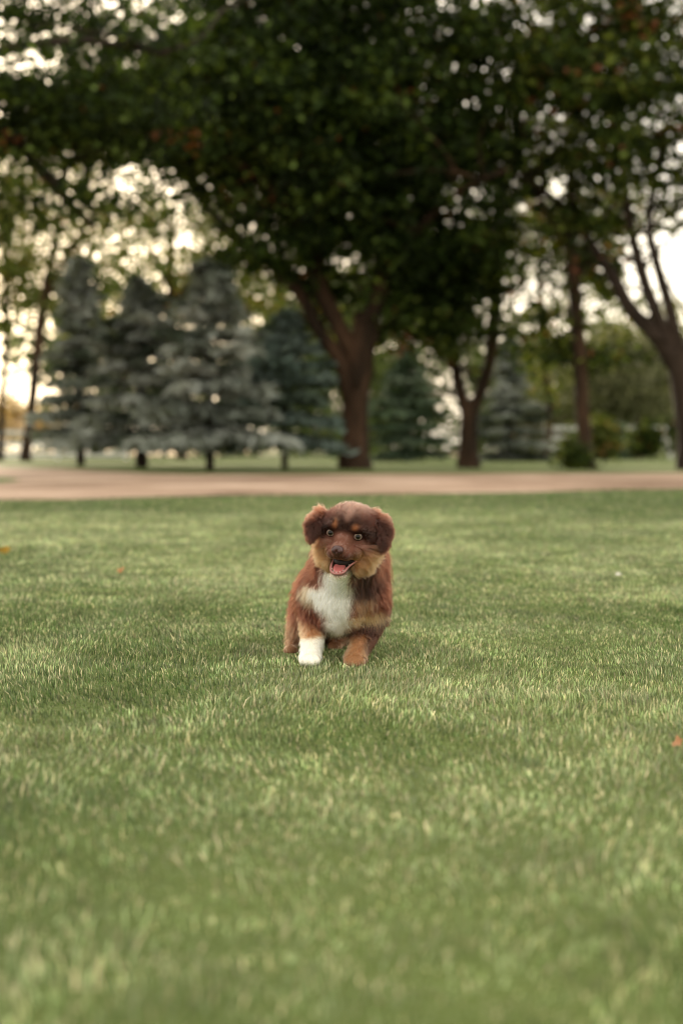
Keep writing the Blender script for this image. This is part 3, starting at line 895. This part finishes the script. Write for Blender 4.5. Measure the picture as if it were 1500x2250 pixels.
# melt the trunk's lumps together (the face, ears and paws keep their shape)
co = np.empty(len(body_me.vertices) * 3, dtype=np.float32); body_me.vertices.foreach_get('co', co); co = co.reshape(-1, 3).astype(float)
ed = np.empty(len(body_me.edges) * 2, dtype=np.int32); body_me.edges.foreach_get('vertices', ed); ed = ed.reshape(-1, 2)
deg = np.bincount(ed.ravel(), minlength=len(co)).astype(float)[:, None]
rg = region(co)
wsm = np.isin(rg, [RI[k] for k in ('neck', 'chest', 'body', 'hind')]).astype(float) + 0.6 * np.isin(rg, [RI[k] for k in ('throat', 'leg_a', 'leg_b')])
def lap(X):
    S = np.zeros_like(X)
    for k in range(X.shape[1]):
        S[:, k] = np.bincount(ed[:, 0], X[ed[:, 1], k], minlength=len(X)) + np.bincount(ed[:, 1], X[ed[:, 0], k], minlength=len(X))
    return S / deg
W1 = wsm[:, None]
for _ in range(12): W1 = W1 * .3 + .7 * lap(W1)
for _ in range(110): co = co + (lap(co) - co) * 0.9 * W1
body_me.vertices.foreach_set('co', co.astype(np.float32).ravel()); body_me.update()
# skin colour
co = np.empty(len(body_me.vertices) * 3, dtype=np.float32); body_me.vertices.foreach_get('co', co); co = co.reshape(-1, 3).astype(float)
cskin, rskin = coat(co)
a_ = body_me.color_attributes.new("Col", 'FLOAT_COLOR', 'POINT')
cc = np.ones((len(co), 4), dtype=np.float32); cc[:, :3] = cskin * 0.8
a_.data.foreach_set('color', cc.ravel())
def skin_mat(name, rough, spec, col=None, coat_=0.0, bump=0.0, bscale=600, sss=0.0):
    m, n, l, out = new_mat(name)
    p = n.new('ShaderNodeBsdfPrincipled'); p.inputs['Roughness'].default_value = rough; p.inputs['Specular IOR Level'].default_value = spec
    p.inputs['Coat Weight'].default_value = coat_; p.inputs['Coat Roughness'].default_value = 0.12
    if sss: p.inputs['Subsurface Weight'].default_value = sss; p.inputs['Subsurface Radius'].default_value = (.004, .0015, .001)
    if col is None:
        at = n.new('ShaderNodeAttribute'); at.attribute_name = "Col"; l.new(at.outputs['Color'], p.inputs['Base Color'])
    else:
        p.inputs['Base Color'].default_value = (*col, 1)
    if bump:
        tc = n.new('ShaderNodeTexCoord'); nz = n.new('ShaderNodeTexNoise'); nz.inputs['Scale'].default_value = bscale
        bu = n.new('ShaderNodeBump'); bu.inputs['Strength'].default_value = bump; bu.inputs['Distance'].default_value = .001
        l.new(tc.outputs['Object'], nz.inputs['Vector']); l.new(nz.outputs['Fac'], bu.inputs['Height']); l.new(bu.outputs[0], p.inputs['Normal'])
    l.new(p.outputs[0], out.inputs[0])
    return m
body = link('body', body_me, skin_mat('short_undercoat', 0.8, 0.1), puppy)

# --- face pieces
def ell_mesh(name, parts, vox=0.0009, colfn=None, smooth_it=3):
    bm = bmesh.new()
    for c, r3, R in parts:
        bmesh.ops.create_icosphere(bm, subdivisions=3, radius=1, matrix=Matrix.Translation(c) @ R.to_4x4() @ Matrix.Diagonal((*(Vector(r3) * .001), 1)))
    m_ = bpy.data.meshes.new(name); bm.to_mesh(m_); bm.free()
    if vox:
        t_ = bpy.data.objects.new('t', m_); COL.objects.link(t_)
        q = t_.modifiers.new('r', 'REMESH'); q.mode = 'VOXEL'; q.voxel_size = vox
        s = t_.modifiers.new('s', 'SMOOTH'); s.iterations = smooth_it; s.factor = .5
        res = bpy.data.meshes.new_from_object(t_.evaluated_get(bpy.context.evaluated_depsgraph_get()))
        bpy.data.objects.remove(t_); bpy.data.meshes.remove(m_); m_ = res; m_.name = name
    m_.polygons.foreach_set("use_smooth", [True] * len(m_.polygons))
    return m_
M_nose = skin_mat('wet_brown_nose', 0.22, 0.5, (0.042, 0.011, 0.011), bump=.5, bscale=900)
M_nostril = skin_mat('nostril', 0.6, 0.2, (0.03, 0.008, 0.007))
M_tongue = skin_mat('pink_tongue', 0.28, 0.5, (0.42, 0.12, 0.115), bump=.3, sss=.15)
M_gum = skin_mat('pink_gum', 0.22, 0.5, (0.36, 0.15, 0.14), bump=.6, sss=.15)
M_mouth = skin_mat('mouth_cavity_shade', 0.5, 0.3, (0.010, 0.003, 0.003))  # near-black colour stands in for the shade inside the open mouth
M_tooth = skin_mat('milk_teeth', 0.25, 0.5, (0.80, 0.76, 0.68))
M_lid = skin_mat('eyelid_rim', 0.4, 0.4, (0.17, 0.105, 0.09))
nose = link('nose', ell_mesh('nose', [(HL(2.5, -35, -19.5), (10.5, 8, 6), RH), (HL(-2.5, -38, -22.5), (6, 5.5, 6), RH), (HL(7.5, -38, -22.5), (6, 5.5, 6), RH), (HL(2.5, -37, -27), (4.5, 5, 7), RH)]), M_nose, puppy)
for s in (-1, 1):
    nm = ell_mesh('nostril', [(HL(2.5 + s * 5.2, -42.2, -24), (2.9, 2.0, 2.3), RH)], vox=0)
    nm.materials.append(M_nostril); o = bpy.data.objects.new('nostril', nm); COL.objects.link(o); o.parent = nose
mouth = link('mouth', ell_mesh('mouth', [(HL(0, 6, -50), (17, 15, 14), RH), (HL(15, 9, -46), (14, 11, 8), RH), (HL(-10, 8, -47), (10, 11, 10), RH)]), M_mouth, puppy)
def sub(name, m_, mat, par):
    m_.materials.append(mat); o = bpy.data.objects.new(name, m_); COL.objects.link(o); o.parent = par; return o
Rt = RH @ Matrix.Rotation(math.radians(28), 3, 'X')
sub('tongue', ell_mesh('tongue', [(HL(-3.0, -10, -57.5), (7.5, 14, 3.4), Rt), (HL(4, -10, -57.5), (7.5, 14, 3.4), Rt), (HL(0.5, -18, -63), (8, 5.5, 3.4), Rt)]), M_tongue, mouth)
lip = tube([([HL(-15, 4, -44), HL(-15, -7, -54), HL(-11, -20, -64), HL(0, -25, -67), HL(11, -20, -64), HL(18, -6, -53), HL(28, 3, -43)], [.0012, .0018, .0022, .0021, .0023, .0018, .0012])], sides=10, rough=.2)
sub('lower_lip', lip, M_gum, mouth)
for i, (x, y, z) in enumerate(((-11, -17, -60.5), (-6, -21.5, -63.5), (0, -23, -64.5), (6, -21.5, -63.5), (11, -17, -60.5), (14, -11, -56.5), (17, -4, -51.5))):
    tm = ell_mesh('tooth', [(HL(x, y, z), (.9, .8, 1.3), RH)], vox=0)
    sub('tooth', tm, M_tooth, mouth)
# eyes
def eye_mat():
    m, n, l, out = new_mat('hazel_eye')
    at = n.new('ShaderNodeAttribute'); at.attribute_name = "Col"
    p = n.new('ShaderNodeBsdfPrincipled'); p.inputs['Roughness'].default_value = 0.03; p.inputs['Specular IOR Level'].default_value = 0.25
    l.new(at.outputs['Color'], p.inputs['Base Color']); l.new(p.outputs[0], out.inputs[0]); return m
M_eye = eye_mat()
to_cam = Vector((0, 0, CAM_H))
for s in (-1, 1):
    c = HL(s * 25.5, 4.6, 0.5)
    look = ((to_cam - c).normalized() * 1.0 + (RH @ Vector((s * 0.25, -1, 0.05))) * 0.6).normalized()
    bm = bmesh.new(); bmesh.ops.create_uvsphere(bm, u_segments=40, v_segments=40, radius=.0080)
    em = bpy.data.meshes.new('eye')
    R_ = look.to_track_quat('Z', 'Y').to_matrix()
    for v in bm.verts: v.co = c + R_ @ v.co
    bm.to_mesh(em); bm.free()
    em.polygons.foreach_set("use_smooth", [True] * len(em.polygons))
    ca = em.color_attributes.new("Col", 'FLOAT_COLOR', 'POINT')
    for v in em.vertices:
        an = math.degrees(math.acos(max(-1, min(1, (v.co - c).normalized().dot(look)))))
        k = (0.003, 0.002, 0.002) if an < 29 else ((0.085, 0.068, 0.044) if an < 44 else (0.012, 0.007, 0.005))
        ca.data[v.index].color = (*k, 1)
    eye = link('eye', em, M_eye, puppy)
    ring = []
    for i in range(17):
        a = 2 * math.pi * i / 16
        ring.append(c + R_ @ Vector((math.cos(a) * 6.2, math.sin(a) * 5.2, 5.1)) * .001)
    sub('eyelid', tube([(ring, [.0009] * 17)], sides=8, rough=0), M_lid, eye)

# --- coat of hair
body_me.calc_loop_triangles()
tri = np.empty(len(body_me.loop_triangles) * 3, dtype=np.int32); body_me.loop_triangles.foreach_get('vertices', tri); tri = tri.reshape(-1, 3)
vn = np.empty(len(co) * 3, dtype=np.float32); body_me.vertices.foreach_get('normal', vn); vn = vn.reshape(-1, 3)
def fur(N, seed):
    r = np.random.default_rng(seed)
    A, B, C_ = co[tri[:, 0]], co[tri[:, 1]], co[tri[:, 2]]
    area = np.linalg.norm(np.cross(B - A, C_ - A), axis=1)
    cen = (A + B + C_) / 3
    fr = np.where(cen[:, 1] < 2.64, 2.2, 1.0)                # the face side needs finer, denser hair
    w_ = area * fr; w_ /= w_.sum()
    t = r.choice(len(tri), size=N, p=w_)
    u, v = r.random(N), r.random(N); sw = u + v > 1; u[sw] = 1 - u[sw]; v[sw] = 1 - v[sw]
    P = A[t] + (B - A)[t] * u[:, None] + (C_ - A)[t] * v[:, None]
    Nn = unit(vn[tri[t, 0]] * (1 - u - v)[:, None] + vn[tri[t, 1]] * u[:, None] + vn[tri[t, 2]] * v[:, None])
    col, reg = coat(P, 0.0022, seed)
    H = headloc(P)
    # no hair on eyes, nose, inside of mouth
    kill = np.zeros(N, bool)
    for s in (-1, 1): kill |= np.linalg.norm(H - np.array([s * 25.5, -3, -0.5]), axis=1) < 7.6
    kill |= np.linalg.norm((H - np.array([2.5, -38, -23.5])) / np.array([11, 12, 9]), axis=1) < 1
    kill |= (np.linalg.norm((H - np.array([2, -8, -53])) / np.array([22, 30, 15]), axis=1) < 1)
    k = ~kill; P, Nn, col, reg, H = P[k], Nn[k], col[k], reg[k], H[k]; n = len(P)
    L = np.zeros(n); lift = np.zeros(n); flow = np.zeros((n, 3))
    def setr(k_, Lm, lf, fl):
        m = np.isin(reg, [RI[x] for x in k_]); L[m] = Lm * .001; lift[m] = lf
        flow[m] = fl(P[m], Nn[m], H[m]) if callable(fl) else np.array(fl)
    nose_p = np.array(HL(0, -40, -24))
    away = lambda p, n_, h: unit(p - nose_p)
    setr(['head'], 8.5, .30, away); setr(['muzzle'], 4.2, .26, away); setr(['jaw'], 6, .3, lambda p, n_, h: unit(unit(p - nose_p) + np.array([0, 0, -.8])))
    setr(['cheek'], 18, .48, lambda p, n_, h: unit(unit(p - nose_p) * 1.0 + np.array([0, .1, -.35])))
    setr(['throat'], 17, .35, lambda p, n_, h: unit(unit(p - nose_p) * .7 + np.array([0, 0, -.9])))
    setr(['ear'], 13, .36, lambda p, n_, h: unit(np.c_[np.sign(h[:, 0]) * .35, np.zeros(len(p)), -np.ones(len(p))]))
    setr(['neck'], 22, .46, (0, .35, -.9)); setr(['chest'], 19, .38, lambda p, n_, h: unit(np.c_[(p[:, 0] - W(742, 1300, 2.6).x) * 6, np.zeros(len(p)), -np.ones(len(p))]))
    setr(['body'], 18, .48, (0, .55, -.75))
    setr(['leg_a', 'leg_b'], 12, .42, (0, .15, -1)); setr(['hind'], 15, .40, (0, .3, -1)); setr(['paw_a', 'paw_b', 'hind_paw'], 3.8, .30, (0, -.35, -.8))
    # region tuning on the head
    fc = np.clip((H[:, 1] + 5) / 30, 0, 1); mh = reg == RI['head']
    L[mh] *= 0.45 + 0.75 * fc[mh]
    mc = reg == RI['cheek']; L[mc] *= (0.25 + 0.85 * np.clip((np.abs(H[mc, 0]) - 12) / 30, 0, 1))
    eye_d = np.minimum(np.linalg.norm(H - np.array([25.5, -3, 0]), axis=1), np.linalg.norm(H - np.array([-25.5, -3, 0]), axis=1))
    L *= 0.42 + 0.58 * sstep(9, 24, eye_d)
    # longer blown tufts on top of the ears
    for (px, py, dirx, r_mm, Lm) in ((711, 1119, -.35, 10, 23), (688, 1136, -1.6, 10, 8), (818, 1122, 1.3, 9, 14), (845, 1140, 2.0, 11, 11), (860, 1152, 2.0, 11, 10)):
        w__ = np.exp(-(np.linalg.norm((P - np.array(W(px, py, 2.575))) * np.array([1, .5, 1]), axis=1) / (r_mm * .001)) ** 2) * np.isin(reg, [RI['ear'], RI['head']])
        flow[:] = unit(flow * (1 - w__[:, None]) + w__[:, None] * 1.6 * np.array([dirx, .1, .75]))
        L[:] = L * (1 - w__) + Lm * .001 * w__
        lift[:] = lift + w__ * .35
    # tuft at the cheek's outer edge
    for (px, py, dx) in ((838, 1219, 1), (690, 1215, -.9)):
        w__ = np.exp(-(np.linalg.norm((P - np.array(W(px, py, 2.58))) * np.array([1, .4, 1]), axis=1) / .016) ** 2) * np.isin(reg, [RI['cheek'], RI['throat']])
        flow[:] = unit(flow + w__[:, None] * np.array([dx, .1, .0]) * 1.2); L[:] = L * (1 + .35 * w__)
    mm_ = reg == RI['chest']; pat = np.linalg.norm((P - np.array(W(812, 1362, 2.62))) / np.array([.05, .08, .02]), axis=1)
    L[:] = np.where(pat < 1.1, np.maximum(L, .019), L)
    stray = r.random(n) < .06
    L *= 0.50 + 0.65 * r.random(n) + .25 * stray
    lift = lift + .45 * stray * (L > .008)
    # flow wanders in soft patches
    wob = np.c_[N1(P, .02), N2(P, .02), N3(P, .02)] - .5
    wob2 = np.c_[N2(P, .007), N3(P, .007), N1(P, .007)] - .5
    flow = unit(flow + wob * 1.1 + wob2 * 1.1 + r.normal(size=(n, 3)) * .10)
    T = unit(flow - Nn * (flow * Nn).sum(1, keepdims=True))
    d0 = unit(T * np.cos(lift)[:, None] + Nn * np.sin(lift)[:, None] * 1.25)
    d1 = unit(T * 1.0 + Nn * (np.sin(lift) * .35)[:, None] + np.array([0, 0, -.10]))
    p0 = P - Nn * .0006
    p1 = p0 + d0 * (L * .36)[:, None]; p2 = p1 + unit(d0 * .5 + d1 * .5) * (L * .34)[:, None]; p3 = p2 + d1 * (L * .34)[:, None]
    # locks: tips pulled together
    from mathutils.kdtree import KDTree
    nc = n // 16
    idx = r.choice(n, nc, replace=False)
    kd = KDTree(nc)
    for i, j in enumerate(idx): kd.insert(p2[j], i)
    kd.balance()
    near = np.array([kd.find(q)[1] for q in p2])
    j = idx[near]
    cs = (0.20 + 0.55 * r.random(n)) * (L > .006)
    p3 += (p3[j] - p3) * cs[:, None] * .48; p2 += (p2[j] - p2) * cs[:, None] * .22
    col = col * (0.72 + .55 * r.random((n, 1)))
    tint = (0.85 + .3 * r.random(nc))[near]; col = np.clip(col * tint[:, None], 0, .93)
    pts_ = np.stack([p0, p1, p2, p3], 1)
    rad = np.array([1, .95, .7, .12])[None] * (0.00023 + .00010 * np.clip(L / .02, 0, 1))[:, None]
    return pts_, rad, col, L
FP, FR, FC, FL = fur(190000, 77)
def hair_mat():
    m, n, l, out = new_mat('puppy_hair')
    at = n.new('ShaderNodeAttribute'); at.attribute_name = "Col"
    h = n.new('ShaderNodeBsdfHairPrincipled'); h.model = 'CHIANG'; h.parametrization = 'COLOR'
    l.new(at.outputs['Color'], h.inputs['Color'])
    h.inputs['Roughness'].default_value = 0.45; h.inputs['Radial Roughness'].default_value = 0.6
    h.inputs['Random Roughness'].default_value = 0.1; h.inputs['IOR'].default_value = 1.42
    l.new(h.outputs[0], out.inputs[0]); return m
hc = bpy.data.hair_curves.new('fur')
n_ = len(FP)
hc.add_curves([4] * n_)
hc.attributes['position'].data.foreach_set('vector', FP.reshape(-1).astype(np.float32))
ra = hc.attributes.get('radius') or hc.attributes.new('radius', 'FLOAT', 'POINT')
ra.data.foreach_set('value', FR.reshape(-1).astype(np.float32))
ca = hc.attributes.new('Col', 'FLOAT_COLOR', 'CURVE')
c4 = np.ones((n_, 4), dtype=np.float32); c4[:, :3] = FC
ca.data.foreach_set('color', c4.ravel())
fo = link('fur', hc, hair_mat(), puppy)
fo['kind'] = 'stuff'

# ------------------------------------------------------------------ fallen leaves and litter
def fallen(label, px, py, size, col, seed, cat='leaf', z=0.022):
    d = (CAM_H - z) / ((py - 985) / FPX)
    c = W(px, py, d)
    r = random.Random(seed)
    bm = bmesh.new()
    n = 7
    outline = []
    for i in range(n * 2):
        a = math.pi * 2 * i / (n * 2)
        rad = size * (0.5 if i % 2 == 0 else 0.33) * (1 + 0.25 * math.cos(a))
        outline.append((math.cos(a) * rad, math.sin(a) * rad * 0.8, 0.25 * size * math.sin(a * 2 + seed) * 0.5))
    cen = bm.verts.new((0, 0, 0.02 * size))
    vs_ = [bm.verts.new(p) for p in outline]
    for i in range(len(vs_)):
        bm.faces.new((cen, vs_[i], vs_[(i + 1) % len(vs_)]))
    me = bpy.data.meshes.new('leaf_blade'); bm.to_mesh(me); bm.free()
    a = me.color_attributes.new("Col", 'FLOAT_COLOR', 'POINT')
    for i in range(len(me.vertices)):
        f = 0.8 + 0.4 * r.random()
        a.data[i].color = (col[0] * f, col[1] * f, col[2] * f, 1)
    t = link('fallen_leaf', me, M_fallen)
    t.location = c
    t.rotation_euler = (r.uniform(.3, .9), r.uniform(-.3, .3), r.uniform(0, 6))
    tag(t, label, cat)
    st = tube([([Vector((-size * .45, 0, 0)), Vector((-size * .8, 0, .1 * size)), Vector((-size * 1.1, .1 * size, .1 * size))], [.0006, .0005, .0004])], sides=5)
    s_ = bpy.data.objects.new('stalk', st); st.materials.append(M_bark_dark); COL.objects.link(s_); s_.parent = t
fallen('small orange leaf lying on the lawn left of the puppy', 265, 1251, 0.034, (0.42, 0.20, 0.08), 1)
fallen('yellow-orange leaf on the lawn at the far left edge', 12, 1207, 0.060, (0.36, 0.24, 0.05), 2)
fallen('small whitish leaf right of the puppy', 1356, 1262, 0.026, (0.70, 0.68, 0.62), 3)
fallen('dull brown leaf in the grass at the right edge', 1484, 1628, 0.022, (0.40, 0.20, 0.10), 4)
